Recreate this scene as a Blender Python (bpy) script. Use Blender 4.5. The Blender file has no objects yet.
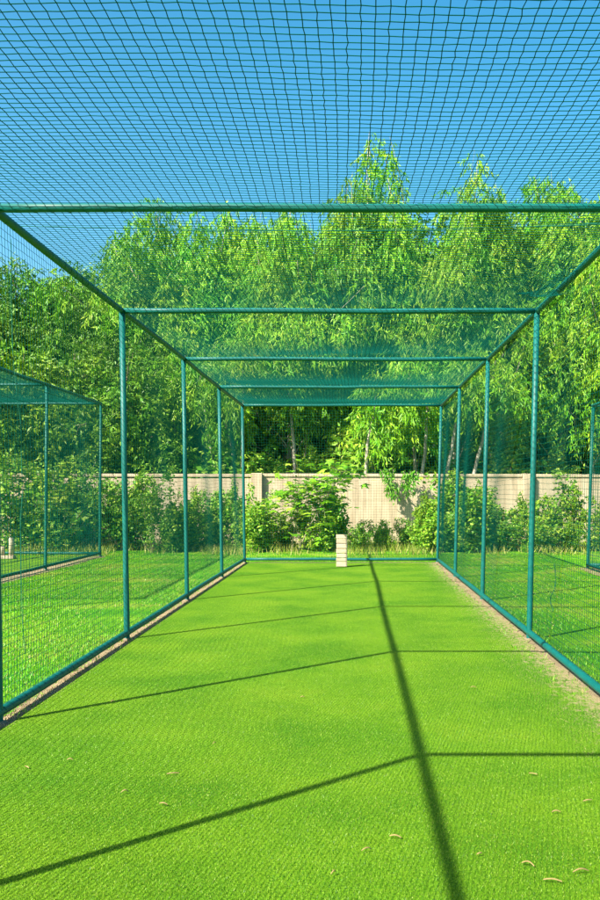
import bpy, math, random
import numpy as np
from mathutils import Vector

random.seed(7)
rng = np.random.default_rng(7)
SC = bpy.context.scene
COL = SC.collection
PI = math.pi

# ------------------------------------------------------------------ camera
F, CX, CY, HC = 873.0, 353.0, 492.0, 1.427      # focal (px of a 600x900 frame), principal point, eye height
def at(px, py, Y):
    return Vector(((px - CX) / F * Y, Y, HC - (py - CY) / F * Y))
def ground_at(px, py):
    Y = F * HC / (py - CY)
    return (px - CX) / F * Y, Y

cam_d = bpy.data.cameras.new('camera')
cam = bpy.data.objects.new('camera', cam_d)
COL.objects.link(cam)
cam.location = (0, 0, HC)
cam.rotation_euler = (PI / 2, 0, 0)
cam_d.sensor_width = 36
cam_d.sensor_fit = 'AUTO'
cam_d.lens = 36 * F / 900
cam_d.shift_x = -(CX - 300) / 900
cam_d.shift_y = (CY - 450) / 900
cam_d.clip_start = 0.02
cam_d.clip_end = 2000
SC.camera = cam

# ------------------------------------------------------------------ light
SUN = Vector((-2.60, -2.40, 3.17)).normalized()
sd = bpy.data.lights.new('sun', 'SUN')
sd.energy = 5.0
sd.angle = math.radians(0.53)
sd.color = (1.0, 0.94, 0.82)
so = bpy.data.objects.new('sun', sd)
COL.objects.link(so)
so.location = SUN * 60
so.rotation_euler = (-SUN).to_track_quat('-Z', 'Y').to_euler()

w = bpy.data.worlds.new('World')
SC.world = w
w.use_nodes = True
nt = w.node_tree
bg = nt.nodes['Background']
sky = nt.nodes.new('ShaderNodeTexSky')
sky.sky_type = 'NISHITA'
sky.sun_disc = False
sky.sun_elevation = math.asin(SUN.z)
sky.sun_rotation = math.atan2(SUN.x, SUN.y)
sky.altitude = 200
sky.air_density = 1.0
sky.dust_density = 2.0
sky.ozone_density = 0.6
hsv = nt.nodes.new('ShaderNodeHueSaturation')
hsv.inputs['Hue'].default_value = 0.480
hsv.inputs['Saturation'].default_value = 1.48
nt.links.new(sky.outputs[0], hsv.inputs['Color'])
nt.links.new(hsv.outputs[0], bg.inputs[0])
bg.inputs[1].default_value = 0.09

SC.view_settings.view_transform = 'Standard'
SC.view_settings.look = 'None'
SC.view_settings.gamma = 1
SC.view_settings.exposure = 1.6
SC.view_settings.use_curve_mapping = False
SC.render.engine = 'CYCLES'
SC.cycles.max_bounces = 6
SC.cycles.transparent_max_bounces = 4

# ------------------------------------------------------------------ materials
def new_mat(name):
    m = bpy.data.materials.new(name)
    m.use_nodes = True
    t = m.node_tree
    t.nodes.clear()
    out = t.nodes.new('ShaderNodeOutputMaterial')
    p = t.nodes.new('ShaderNodeBsdfPrincipled')
    t.links.new(p.outputs[0], out.inputs[0])
    return m, t, p, out
def nd(t, kind, **kw):
    n = t.nodes.new(kind)
    for k, v in kw.items():
        if k in n.inputs.keys() if isinstance(k, str) else False:
            n.inputs[k].default_value = v
        else:
            setattr(n, k, v)
    return n
def ramp(t, stops):
    r = t.nodes.new('ShaderNodeValToRGB')
    el = r.color_ramp.elements
    while len(el) < len(stops):
        el.new(0.5)
    for e, (p, c) in zip(el, stops):
        e.position = p
        e.color = (*c, 1)
    return r
def noise(t, scale, detail=3, rough=0.55, vec=None):
    n = t.nodes.new('ShaderNodeTexNoise')
    n.inputs['Scale'].default_value = scale
    n.inputs['Detail'].default_value = detail
    n.inputs['Roughness'].default_value = rough
    if vec is not None:
        t.links.new(vec, n.inputs['Vector'])
    return n
def mix(t, fac, a, b, mode='MIX'):
    m = t.nodes.new('ShaderNodeMix')
    m.data_type = 'RGBA'
    m.blend_type = mode
    for i, v in ((0, fac), (6, a), (7, b)):
        if hasattr(v, 'is_output'):
            t.links.new(v, m.inputs[i])
        elif i == 0:
            m.inputs[0].default_value = v
        else:
            m.inputs[i].default_value = (*v, 1)
    return m.outputs[2]
K = 0.72        # keeps the surfaces at natural reflectance under the chosen exposure
def dim(t, c):
    return mix(t, 1.0, c, (K, K, K), 'MULTIPLY')
def bump(t, p, h, strength, dist):
    b = t.nodes.new('ShaderNodeBump')
    b.inputs['Strength'].default_value = strength
    b.inputs['Distance'].default_value = dist
    t.links.new(h, b.inputs['Height'])
    t.links.new(b.outputs[0], p.inputs['Normal'])
def wpos(t):
    return t.nodes.new('ShaderNodeNewGeometry').outputs['Position']

def paint_mat(name, col, worn, rough=0.5):
    m, t, p, o = new_mat(name)
    pos = wpos(t)
    n = noise(t, 9, 5, 0.6, pos)
    r = ramp(t, [(0.35, (0, 0, 0)), (0.75, (1, 1, 1))])
    t.links.new(n.outputs[0], r.inputs[0])
    c = mix(t, r.outputs[0], col, worn)
    n2 = noise(t, 60, 3, 0.6, pos)
    r2 = ramp(t, [(0.62, (0, 0, 0)), (0.72, (1, 1, 1))])
    t.links.new(n2.outputs[0], r2.inputs[0])
    c = mix(t, r2.outputs[0], c, tuple(x * 0.55 + 0.02 for x in col))
    t.links.new(dim(t, c), p.inputs['Base Color'])
    p.inputs['Roughness'].default_value = rough
    p.inputs['Specular IOR Level'].default_value = 0.3
    bump(t, p, n2.outputs[0], 0.15, 0.002)
    return m
M_PAINT = paint_mat('teal_paint', (0.0, 0.120, 0.104), (0.002, 0.175, 0.152))
M_PAINT2 = paint_mat('teal_paint_faded', (0.0, 0.120, 0.098), (0.002, 0.165, 0.13))

def net_mat(name, col):
    m, t, p, o = new_mat(name)
    pos = wpos(t)
    n = noise(t, 1.3, 3, 0.5, pos)
    c = mix(t, n.outputs[0], tuple(x * 0.7 for x in col), tuple(min(1, x * 1.35) for x in col))
    t.links.new(dim(t, c), p.inputs['Base Color'])
    p.inputs['Roughness'].default_value = 0.85
    p.inputs['Specular IOR Level'].default_value = 0.08
    return m
M_NET = net_mat('net_twine', (0.0, 0.092, 0.066))
M_CORD = net_mat('seam_cord', (0.02, 0.16, 0.11))

def leaf_mat(name, stops, trans=0.28, rough=0.5, tint=0.0):
    m, t, p, o = new_mat(name)
    g = t.nodes.new('ShaderNodeNewGeometry')
    r = ramp(t, stops)
    r.color_ramp.interpolation = 'LINEAR'
    if tint:
        at_ = t.nodes.new('ShaderNodeAttribute'); at_.attribute_name = 'tint'
        mf = t.nodes.new('ShaderNodeMix')
        mf.inputs[0].default_value = tint
        t.links.new(g.outputs['Random Per Island'], mf.inputs[2])
        t.links.new(at_.outputs['Fac'], mf.inputs[3])
        t.links.new(mf.outputs[0], r.inputs[0])
    else:
        t.links.new(g.outputs['Random Per Island'], r.inputs[0])
    oi = t.nodes.new('ShaderNodeObjectInfo')
    n = noise(t, 0.55, 2, 0.5, g.outputs['Position'])
    hs = t.nodes.new('ShaderNodeHueSaturation')
    mr = t.nodes.new('ShaderNodeMapRange')
    mr.inputs[1].default_value = 0.3; mr.inputs[2].default_value = 0.7
    mr.inputs[3].default_value = 0.485; mr.inputs[4].default_value = 0.52
    t.links.new(n.outputs[0], mr.inputs[0])
    t.links.new(mr.outputs[0], hs.inputs['Hue'])
    mv = t.nodes.new('ShaderNodeMapRange')
    mv.inputs[3].default_value = 0.84 * K; mv.inputs[4].default_value = 1.15 * K
    t.links.new(oi.outputs['Random'], mv.inputs[0])
    t.links.new(mv.outputs[0], hs.inputs['Value'])
    t.links.new(r.outputs[0], hs.inputs['Color'])
    t.links.new(hs.outputs[0], p.inputs['Base Color'])
    p.inputs['Roughness'].default_value = rough
    p.inputs['Specular IOR Level'].default_value = 0.35
    tr = t.nodes.new('ShaderNodeBsdfTranslucent')
    t.links.new(hs.outputs[0], tr.inputs[0])
    ms = t.nodes.new('ShaderNodeMixShader')
    ms.inputs[0].default_value = trans
    t.links.new(p.outputs[0], ms.inputs[1])
    t.links.new(tr.outputs[0], ms.inputs[2])
    t.links.new(ms.outputs[0], o.inputs[0])
    return m
M_EUC = leaf_mat('drooping_leaf', [(0.0, (0.055, 0.24, 0.006)), (0.4, (0.19, 0.50, 0.010)), (0.7, (0.36, 0.64, 0.018)), (1.0, (0.60, 0.75, 0.07))], 0.25, 0.5, 0.6)
M_DARK = leaf_mat('dark_leaf', [(0.0, (0.035, 0.14, 0.006)), (0.5, (0.10, 0.27, 0.010)), (1.0, (0.26, 0.43, 0.022))], 0.22, 0.5, 0.6)
M_MID = leaf_mat('olive_leaf', [(0.0, (0.05, 0.18, 0.004)), (0.5, (0.16, 0.38, 0.008)), (1.0, (0.36, 0.54, 0.015))], 0.25, 0.5, 0.6)
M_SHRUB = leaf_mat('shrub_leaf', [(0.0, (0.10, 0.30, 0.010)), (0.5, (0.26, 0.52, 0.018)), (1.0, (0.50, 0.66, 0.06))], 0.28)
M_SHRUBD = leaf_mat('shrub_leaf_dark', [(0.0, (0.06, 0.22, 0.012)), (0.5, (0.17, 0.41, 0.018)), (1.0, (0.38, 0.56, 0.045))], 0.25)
M_LAWN = leaf_mat('lawn_blade', [(0.0, (0.08, 0.34, 0.004)), (0.6, (0.18, 0.52, 0.007)), (0.85, (0.32, 0.60, 0.018)), (0.95, (0.40, 0.36, 0.10)), (1.0, (0.5, 0.42, 0.18))], 0.25)
M_WEED = leaf_mat('wild_grass_blade', [(0.0, (0.16, 0.32, 0.01)), (0.5, (0.36, 0.44, 0.04)), (1.0, (0.60, 0.52, 0.18))], 0.3)
M_PILE = leaf_mat('turf_fibre', [(0.0, (0.02, 0.13, 0.003)), (0.4, (0.14, 0.36, 0.007)), (0.8, (0.29, 0.54, 0.014)), (1.0, (0.48, 0.62, 0.10))], 0.2, 0.45)

def bark_mat(name, a, b):
    m, t, p, o = new_mat(name)
    mp = t.nodes.new('ShaderNodeMapping')
    mp.inputs['Scale'].default_value = (1, 1, 0.25)
    t.links.new(wpos(t), mp.inputs[0])
    n = noise(t, 7, 5, 0.65, mp.outputs[0])
    r = ramp(t, [(0.35, a), (0.65, b)])
    t.links.new(n.outputs[0], r.inputs[0])
    t.links.new(dim(t, r.outputs[0]), p.inputs['Base Color'])
    p.inputs['Roughness'].default_value = 0.85
    bump(t, p, n.outputs[0], 0.5, 0.02)
    return m
M_BARK = bark_mat('pale_bark', (0.30, 0.26, 0.18), (0.66, 0.60, 0.46))
M_BARKD = bark_mat('brown_bark', (0.10, 0.075, 0.045), (0.26, 0.21, 0.14))
M_STEM = bark_mat('shrub_stem', (0.16, 0.15, 0.07), (0.36, 0.33, 0.19))

def ground_mat():
    m, t, p, o = new_mat('lawn_ground')
    pos = wpos(t)
    n1 = noise(t, 0.8, 5, 0.6, pos)
    r1 = ramp(t, [(0.40, (0.09, 0.34, 0.005)), (0.52, (0.18, 0.45, 0.008)), (0.64, (0.38, 0.48, 0.05)), (0.80, (0.48, 0.42, 0.15))])
    t.links.new(n1.outputs[0], r1.inputs[0])
    n2 = noise(t, 38, 4, 0.7, pos)
    r2 = ramp(t, [(0.32, (0.35, 0.40, 0.3)), (0.6, (1, 1, 1))])
    t.links.new(n2.outputs[0], r2.inputs[0])
    c = mix(t, 0.8, r1.outputs[0], r2.outputs[0], 'MULTIPLY')
    t.links.new(dim(t, c), p.inputs['Base Color'])
    p.inputs['Roughness'].default_value = 0.95
    p.inputs['Specular IOR Level'].default_value = 0.1
    bump(t, p, n2.outputs[0], 0.8, 0.03)
    return m
M_GROUND = ground_mat()

def sand_mat():
    m, t, p, o = new_mat('sand')
    pos = wpos(t)
    n1 = noise(t, 5, 5, 0.6, pos)
    n2 = noise(t, 140, 4, 0.75, pos)
    r1 = ramp(t, [(0.3, (0.34, 0.25, 0.12)), (0.6, (0.54, 0.42, 0.23)), (0.8, (0.62, 0.50, 0.30))])
    t.links.new(n1.outputs[0], r1.inputs[0])
    r2 = ramp(t, [(0.35, (0.35, 0.32, 0.25)), (0.6, (1, 1, 1))])
    t.links.new(n2.outputs[0], r2.inputs[0])
    c = mix(t, 0.85, r1.outputs[0], r2.outputs[0], 'MULTIPLY')
    t.links.new(dim(t, c), p.inputs['Base Color'])
    p.inputs['Roughness'].default_value = 0.95
    bump(t, p, n2.outputs[0], 0.9, 0.012)
    return m
M_SAND = sand_mat()

ROW, ROT = 0.020, math.radians(13.2)      # stitch rows of the turf: spacing and angle to the lane
def turf_mat(x_edge):
    m, t, p, o = new_mat('artificial_turf')
    pos = wpos(t)
    sx = t.nodes.new('ShaderNodeSeparateXYZ')
    t.links.new(pos, sx.inputs[0])
    n0 = noise(t, 1.1, 4, 0.55, pos)
    r0 = ramp(t, [(0.36, (0.125, 0.34, 0.006)), (0.55, (0.22, 0.44, 0.010)), (0.75, (0.30, 0.49, 0.016))])
    t.links.new(n0.outputs[0], r0.inputs[0])
    n2 = noise(t, 95, 4, 0.8, pos)
    r2 = ramp(t, [(0.38, (0.22, 0.33, 0.22)), (0.58, (1, 1, 1))])
    t.links.new(n2.outputs[0], r2.inputs[0])
    c = mix(t, 0.8, r0.outputs[0], r2.outputs[0], 'MULTIPLY')
    # tufted rows run along the lane
    wv = t.nodes.new('ShaderNodeTexWave')
    wv.inputs['Scale'].default_value = 0.31416 / ROW
    wv.inputs['Distortion'].default_value = 0.6
    wv.inputs['Detail'].default_value = 1
    mw = t.nodes.new('ShaderNodeMapping')
    mw.inputs['Rotation'].default_value = (0, 0, ROT)
    t.links.new(pos, mw.inputs[0])
    t.links.new(mw.outputs[0], wv.inputs['Vector'])
    rw = ramp(t, [(0.1, (0.50, 0.60, 0.48)), (0.6, (1, 1, 1))])
    t.links.new(wv.outputs[0], rw.inputs[0])
    c = mix(t, 0.6, c, rw.outputs[0], 'MULTIPLY')
    # sand washed over the worn right-hand side
    mr = t.nodes.new('ShaderNodeMapRange')
    mr.inputs[1].default_value = x_edge - 0.50; mr.inputs[2].default_value = x_edge
    mr.inputs[3].default_value = -0.06; mr.inputs[4].default_value = 0.20
    t.links.new(sx.outputs[0], mr.inputs[0])
    mp = t.nodes.new('ShaderNodeMapping')
    mp.inputs['Scale'].default_value = (1.0, 0.6, 1)
    t.links.new(pos, mp.inputs[0])
    n3 = noise(t, 24, 9, 0.85, mp.outputs[0])
    ad = t.nodes.new('ShaderNodeMath'); ad.operation = 'ADD'
    t.links.new(mr.outputs[0], ad.inputs[0]); t.links.new(n3.outputs[0], ad.inputs[1])
    r3 = ramp(t, [(0.58, (0, 0, 0)), (0.70, (1, 1, 1))])
    t.links.new(ad.outputs[0], r3.inputs[0])
    sandc = ramp(t, [(0.35, (0.34, 0.26, 0.12)), (0.65, (0.56, 0.44, 0.26))])
    t.links.new(n2.outputs[0], sandc.inputs[0])
    c = mix(t, r3.outputs[0], c, sandc.outputs[0])
    t.links.new(dim(t, c), p.inputs['Base Color'])
    p.inputs['Roughness'].default_value = 0.9
    p.inputs['Specular IOR Level'].default_value = 0.15
    bump(t, p, n2.outputs[0], 0.8, 0.012)
    return m
M_TURF = turf_mat(1.70)
M_TURF2 = turf_mat(60.0)

def concrete_mat(name, a, b):
    m, t, p, o = new_mat(name)
    pos = wpos(t)
    n1 = noise(t, 1.2, 6, 0.65, pos)
    r1 = ramp(t, [(0.3, a), (0.7, b)])
    t.links.new(n1.outputs[0], r1.inputs[0])
    mp = t.nodes.new('ShaderNodeMapping')
    mp.inputs['Scale'].default_value = (5, 5, 0.5)
    t.links.new(pos, mp.inputs[0])
    n2 = noise(t, 1.6, 4, 0.6, mp.outputs[0])
    r2 = ramp(t, [(0.32, (0.55, 0.50, 0.43)), (0.56, (1, 1, 1))])
    t.links.new(n2.outputs[0], r2.inputs[0])
    c = mix(t, 0.7, r1.outputs[0], r2.outputs[0], 'MULTIPLY')
    n3 = noise(t, 50, 3, 0.6, pos)
    t.links.new(dim(t, c), p.inputs['Base Color'])
    p.inputs['Roughness'].default_value = 0.9
    bump(t, p, n3.outputs[0], 0.35, 0.01)
    return m
M_WALL = concrete_mat('beige_concrete', (0.58, 0.465, 0.30), (0.68, 0.56, 0.38))
M_CONC = concrete_mat('grey_concrete', (0.20, 0.16, 0.10), (0.33, 0.27, 0.18))

M_GRIT = concrete_mat('grit', (0.30, 0.21, 0.10), (0.60, 0.47, 0.28))
def wood_mat(name, a, b):
    m, t, p, o = new_mat(name)
    oi = t.nodes.new('ShaderNodeObjectInfo')
    tc = t.nodes.new('ShaderNodeTexCoord')
    mp = t.nodes.new('ShaderNodeMapping')
    mp.inputs['Scale'].default_value = (2.5, 12, 22)
    t.links.new(tc.outputs['Object'], mp.inputs[0])
    n = noise(t, 3, 5, 0.6, mp.outputs[0])
    r = ramp(t, [(0.3, a), (0.7, b)])
    t.links.new(n.outputs[0], r.inputs[0])
    hs = t.nodes.new('ShaderNodeHueSaturation')
    mv = t.nodes.new('ShaderNodeMapRange')
    mv.inputs[3].default_value = 0.86 * K; mv.inputs[4].default_value = 1.15 * K
    t.links.new(oi.outputs['Random'], mv.inputs[0])
    t.links.new(mv.outputs[0], hs.inputs['Value'])
    t.links.new(r.outputs[0], hs.inputs['Color'])
    t.links.new(hs.outputs[0], p.inputs['Base Color'])
    p.inputs['Roughness'].default_value = 0.75
    bump(t, p, n.outputs[0], 0.3, 0.004)
    return m
M_WOOD = wood_mat('pale_timber', (0.50, 0.38, 0.22), (0.72, 0.62, 0.46))
M_DRY = wood_mat('dry_leaf', (0.20, 0.15, 0.035), (0.44, 0.34, 0.12))

# ------------------------------------------------------------------ mesh helpers
def mesh_np(name, V, Fs, mat, smooth=True):
    V = np.asarray(V, dtype=np.float32).reshape(-1, 3)
    Fs = [np.asarray(f, dtype=np.int32) for f in Fs if len(f)]
    me = bpy.data.meshes.new(name)
    me.vertices.add(len(V))
    me.vertices.foreach_set('co', V.ravel())
    li = np.concatenate([f.ravel() for f in Fs])
    tot = np.concatenate([np.full(len(f), f.shape[1], dtype=np.int32) for f in Fs])
    st = np.concatenate([[0], np.cumsum(tot)[:-1]]).astype(np.int32)
    me.loops.add(len(li))
    me.loops.foreach_set('vertex_index', li)
    me.polygons.add(len(tot))
    me.polygons.foreach_set('loop_start', st)
    me.polygons.foreach_set('loop_total', tot)
    me.polygons.foreach_set('use_smooth', np.full(len(tot), bool(smooth)))
    me.materials.append(mat)
    me.update(calc_edges=True)
    return me
class MB:
    """collects shapes and links them as one mesh object"""
    def __init__(s):
        s.V = []; s.Q = []; s.T = []; s.N = 0
    def add(s, V, quads=None, tris=None):
        V = np.asarray(V, dtype=np.float64).reshape(-1, 3)
        if quads is not None and len(quads): s.Q.append(np.asarray(quads) + s.N)
        if tris is not None and len(tris): s.T.append(np.asarray(tris) + s.N)
        s.V.append(V); s.N += len(V)
        return s
    def tube(s, pts, r, sides=10, cap=True):
        pts = np.asarray(pts, dtype=np.float64)
        n = len(pts)
        r = np.broadcast_to(np.asarray(r, dtype=np.float64), (n,))
        t = np.gradient(pts, axis=0)
        t /= np.linalg.norm(t, axis=1)[:, None] + 1e-12
        ref = np.array([0, 0, 1.0]) if abs(t[:, 2]).mean() < 0.8 else np.array([1.0, 0, 0])
        a = np.cross(t, ref); a /= np.linalg.norm(a, axis=1)[:, None] + 1e-12
        b = np.cross(t, a)
        ang = np.arange(sides) * 2 * PI / sides
        ring = pts[:, None] + r[:, None, None] * (np.cos(ang)[None, :, None] * a[:, None] + np.sin(ang)[None, :, None] * b[:, None])
        i = np.arange(n - 1)[:, None] * sides
        j = np.arange(sides)[None]
        k = (j + 1) % sides
        q = np.stack([i + j, i + k, i + sides + k, i + sides + j], -1).reshape(-1, 4)
        V = ring.reshape(-1, 3)
        tr = []
        if cap:
            V = np.vstack([V, pts[0], pts[-1]])
            c0, c1 = n * sides, n * sides + 1
            e = (n - 1) * sides
            for jj in range(sides):
                kk = (jj + 1) % sides
                tr.append((c0, kk, jj)); tr.append((c1, e + jj, e + kk))
        return s.add(V, q, tr)
    def box(s, x0, x1, y0, y1, z0, z1, bev=0.0):
        b = min(bev, (x1 - x0) * .45, (y1 - y0) * .45, (z1 - z0) * .45)
        if b <= 0:
            V = [(x, y, z) for z in (z0, z1) for y in (y0, y1) for x in (x0, x1)]
            Q = [(0, 2, 3, 1), (4, 5, 7, 6), (0, 1, 5, 4), (2, 6, 7, 3), (0, 4, 6, 2), (1, 3, 7, 5)]
            return s.add(V, Q)
        V = []; idx = {}
        for cx, X in ((0, (x0, x0 + b)), (1, (x1, x1 - b))):
            for cy, Y in ((0, (y0, y0 + b)), (1, (y1, y1 - b))):
                for cz, Z in ((0, (z0, z0 + b)), (1, (z1, z1 - b))):
                    for ax in range(3):
                        idx[cx, cy, cz, ax] = len(V)
                        V.append((X[0] if ax == 0 else X[1], Y[0] if ax == 1 else Y[1], Z[0] if ax == 2 else Z[1]))
        Q = []; T = []
        for ax in range(3):
            o1, o2 = [a for a in range(3) if a != ax]
            for sgn in (0, 1):
                cyc = [(0, 0), (1, 0), (1, 1), (0, 1)]
                f = []
                for (p, q) in cyc:
                    c = [0, 0, 0]; c[ax] = sgn; c[o1] = p; c[o2] = q
                    f.append(idx[(*c, ax)])
                Q.append(f)
            for p in (0, 1):
                for q in (0, 1):
                    c0 = [0, 0, 0]; c0[ax] = 0; c0[o1] = p; c0[o2] = q
                    c1 = list(c0); c1[ax] = 1
                    Q.append([idx[(*c0, o1)], idx[(*c1, o1)], idx[(*c1, o2)], idx[(*c0, o2)]])
        for c in [(a, b_, d) for a in (0, 1) for b_ in (0, 1) for d in (0, 1)]:
            T.append([idx[(*c, 0)], idx[(*c, 1)], idx[(*c, 2)]])
        return s.add(V, Q, T)
    def strands(s, P, r, nrm):
        """P (S, N, 3): S thin three-sided cords; nrm the normal of the panel they lie in"""
        S, N, _ = P.shape
        t = np.gradient(P, axis=1)
        t /= np.linalg.norm(t, axis=2, keepdims=True) + 1e-12
        n = np.asarray(nrm, dtype=np.float64)
        b = np.cross(t, n); b /= np.linalg.norm(b, axis=2, keepdims=True) + 1e-12
        a = np.cross(b, t)
        ang = np.array([PI / 2, PI / 2 + 2 * PI / 3, PI / 2 + 4 * PI / 3])
        ring = P[:, :, None] + r * (np.cos(ang)[None, None, :, None] * b[:, :, None] + np.sin(ang)[None, None, :, None] * a[:, :, None])
        base = (np.arange(S) * N * 3)[:, None, None] + (np.arange(N - 1) * 3)[None, :, None]
        j = np.arange(3)[None, None]
        k = (j + 1) % 3
        q = np.stack([base + j, base + k, base + 3 + k, base + 3 + j], -1).reshape(-1, 4)
        return s.add(ring.reshape(-1, 3), q)
    def build(s, name, mat, parent=None, smooth=True):
        V = np.vstack(s.V)
        if parent is not None:
            V = V - np.array(root_loc(parent))
        Fs = []
        if s.Q: Fs.append(np.vstack(s.Q))
        if s.T: Fs.append(np.vstack(s.T))
        ob = bpy.data.objects.new(name, mesh_np(name, V, Fs, mat, smooth))
        COL.objects.link(ob)
        if parent is not None:
            ob.parent = parent
        return ob
def root_loc(o):
    v = Vector((0, 0, 0))
    while o is not None:
        v = v + o.location
        o = o.parent
    return v
def tag(o, label=None, cat=None, group=None, kind=None):
    if label: o['label'] = label
    if cat: o['category'] = cat
    if group: o['group'] = group
    if kind: o['kind'] = kind
    return o
def thing(name, loc, label, cat, group=None):
    o = bpy.data.objects.new(name, None)
    o.empty_display_size = 0.2
    COL.objects.link(o)
    o.location = loc
    return tag(o, label, cat, group)
def copy_tree(root):
    r = root.copy(); COL.objects.link(r)
    for ch in list(root.children):
        c = ch.copy(); COL.objects.link(c); c.parent = r
        for g in list(ch.children):
            d = g.copy(); COL.objects.link(d); d.parent = c
    return r
def lump(n, amp, seed):
    """smooth random wander of length n"""
    g = np.random.default_rng(seed)
    x = np.linspace(0, 1, n)
    y = np.zeros(n)
    for k in range(1, 7):
        y += np.sin(2 * PI * (x * k * g.uniform(.6, 1.6) + g.random())) * g.normal() / k
    return amp * y

# ------------------------------------------------------------------ setting: ground, sand, turf
def sheet(name, x0, x1, y0, y1, z, mat, nx=1, ny=1, edge=None):
    xs = np.linspace(0, 1, nx + 1); ys = np.linspace(y0, y1, ny + 1)
    V = np.zeros((ny + 1, nx + 1, 3))
    for j, y in enumerate(ys):
        a, b = x0, x1
        if edge is not None:
            a += edge[0][j]; b += edge[1][j]
        V[j, :, 0] = a + (b - a) * xs; V[j, :, 1] = y; V[j, :, 2] = z
    i = np.arange(nx)[None]; j = np.arange(ny)[:, None] * (nx + 1)
    q = np.stack([j + i, j + i + 1, j + nx + 1 + i + 1, j + nx + 1 + i], -1).reshape(-1, 4)
    m = MB().add(V.reshape(-1, 3), q)
    o = m.build(name, mat, None, False)
    o['kind'] = 'structure'
    return o
sheet('ground', -400, 400, -60, 900, 0.0, M_GROUND)
S_BAY = 3.05
Y0 = 1.76 * S_BAY                       # depth of the nearest frame in view
FR = [Y0 + k * S_BAY for k in range(-2, 5)]
YA, YB = FR[0], FR[-1]
XLB, XRB, XLT, XRT = -2.18, 1.70, -2.228, 1.775    # feet and tops of the posts
HT = 3.173
RT = 0.028
ne = 240
sheet('sand', XLB - 0.10, XRB + 0.06, YA - 0.5, YB + 0.12, 0.004, M_SAND, 1, ne,
      (lump(ne + 1, .02, 1) + rng.normal(0, .012, ne + 1), lump(ne + 1, .02, 2) + rng.normal(0, .012, ne + 1)))
sheet('turf', -2.10, 1.64, YA - 0.5, YB - 0.10, 0.010, M_TURF, 1, ne,
      (lump(ne + 1, .006, 3) + rng.normal(0, .004, ne + 1), lump(ne + 1, .03, 4) + rng.normal(0, .02, ne + 1)))
sheet('turf', -9.30, -5.80, 8.8, 19.0, 0.010, M_TURF2)
sheet('sand', -5.80, -5.45, 8.8, 19.4, 0.006, M_SAND, 1, ne,
      (np.zeros(ne + 1), lump(ne + 1, .03, 5) + rng.normal(0, .02, ne + 1)))
sheet('sand', 4.22, 4.55, 6.0, 16.3, 0.006, M_SAND, 1, ne,
      (lump(ne + 1, .03, 6) + rng.normal(0, .02, ne + 1), np.zeros(ne + 1)))

# ------------------------------------------------------------------ grass, as blades
def blades(name, pos, h, wd, mat, lean=0.5, label=None, cat=None):
    n = len(pos)
    a = rng.random(n) * 2 * PI
    d = np.stack([np.cos(a), np.sin(a), np.zeros(n)], 1)
    la = rng.random(n) * 2 * PI
    lm = rng.random(n) * lean
    hh = h * rng.uniform(0.55, 1.25, n)
    tip = pos + np.stack([np.cos(la) * lm * hh, np.sin(la) * lm * hh, hh], 1)
    V = np.stack([pos - d * wd / 2, pos + d * wd / 2, tip], 1).reshape(-1, 3)
    T = np.arange(3 * n).reshape(-1, 3)
    o = MB().add(V, None, T).build(name, mat, None, False)
    return tag(o, label, cat, None, 'stuff')
def scatter(n, x0, x1, y0, y1, bias=0.0):
    u = rng.random(n)
    if bias:      # more of them near the camera: density ~ 1/y^bias
        e = 1 - bias
        y = (y0 ** e + u * (y1 ** e - y0 ** e)) ** (1 / e)
    else:
        y = y0 + u * (y1 - y0)
    x = x0 + rng.random(n) * (x1 - x0)
    return np.stack([x, y, np.zeros(n)], 1)
P = scatter(640000, -2.09, 1.66, 2.4, YB - .1, 1.8)
keep = rng.random(len(P)) > np.clip((P[:, 0] - 1.15) / 0.6, 0, 0.85) ** 1.4
P = P[keep]; P[:, 2] = 0.009
cu, su = math.cos(ROT), math.sin(ROT)
U = P[:, 0] * cu - P[:, 1] * su; Wd = P[:, 0] * su + P[:, 1] * cu
U = np.round(U / ROW) * ROW + rng.normal(0, ROW * .24, len(U))
P[:, 0] = U * cu + Wd * su; P[:, 1] = -U * su + Wd * cu
P = P[P[:, 0] > -2.10]
blades('turf_pile', P, 0.008, 0.0025, M_PILE, 0.7, 'bright green artificial turf fibres covering the practice lane', 'artificial turf')
PL = []
for (x0, x1, y0, y1, n, b) in ((-5.5, -2.28, 4.5, 22, 120000, 1.3), (1.78, 8.5, 4.5, 22, 120000, 1.3), (-12, -5.6, 17, 22, 20000, 0), (-2.3, 1.8, 17.7, 22, 22000, 0)):
    q = scatter(n, x0, x1, y0, y1, b)
    v = np.sin(q[:, 0] * 2.3 + np.sin(q[:, 1] * 1.1) * 2) + np.sin(q[:, 1] * 1.9 + q[:, 0] * .7) + rng.normal(0, .9, n)
    PL.append(q[v > -0.9])
blades('lawn_grass', np.vstack(PL), 0.026, 0.008, M_LAWN, 0.9, 'short green lawn grass with dry straw patches beside the cages', 'grass')
q = scatter(26000, -14, 13, 19.6, 24.0)
v = np.sin(q[:, 0] * 1.7) + np.sin(q[:, 0] * 4.1 + q[:, 1]) + rng.normal(0, .7, len(q)) + (q[:, 1] - 21) * .5
blades('wild_grass', q[v > -.2], 0.20, 0.016, M_WEED, 0.9, 'tall yellow green wild grass at the foot of the shrubs', 'wild grass')

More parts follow.
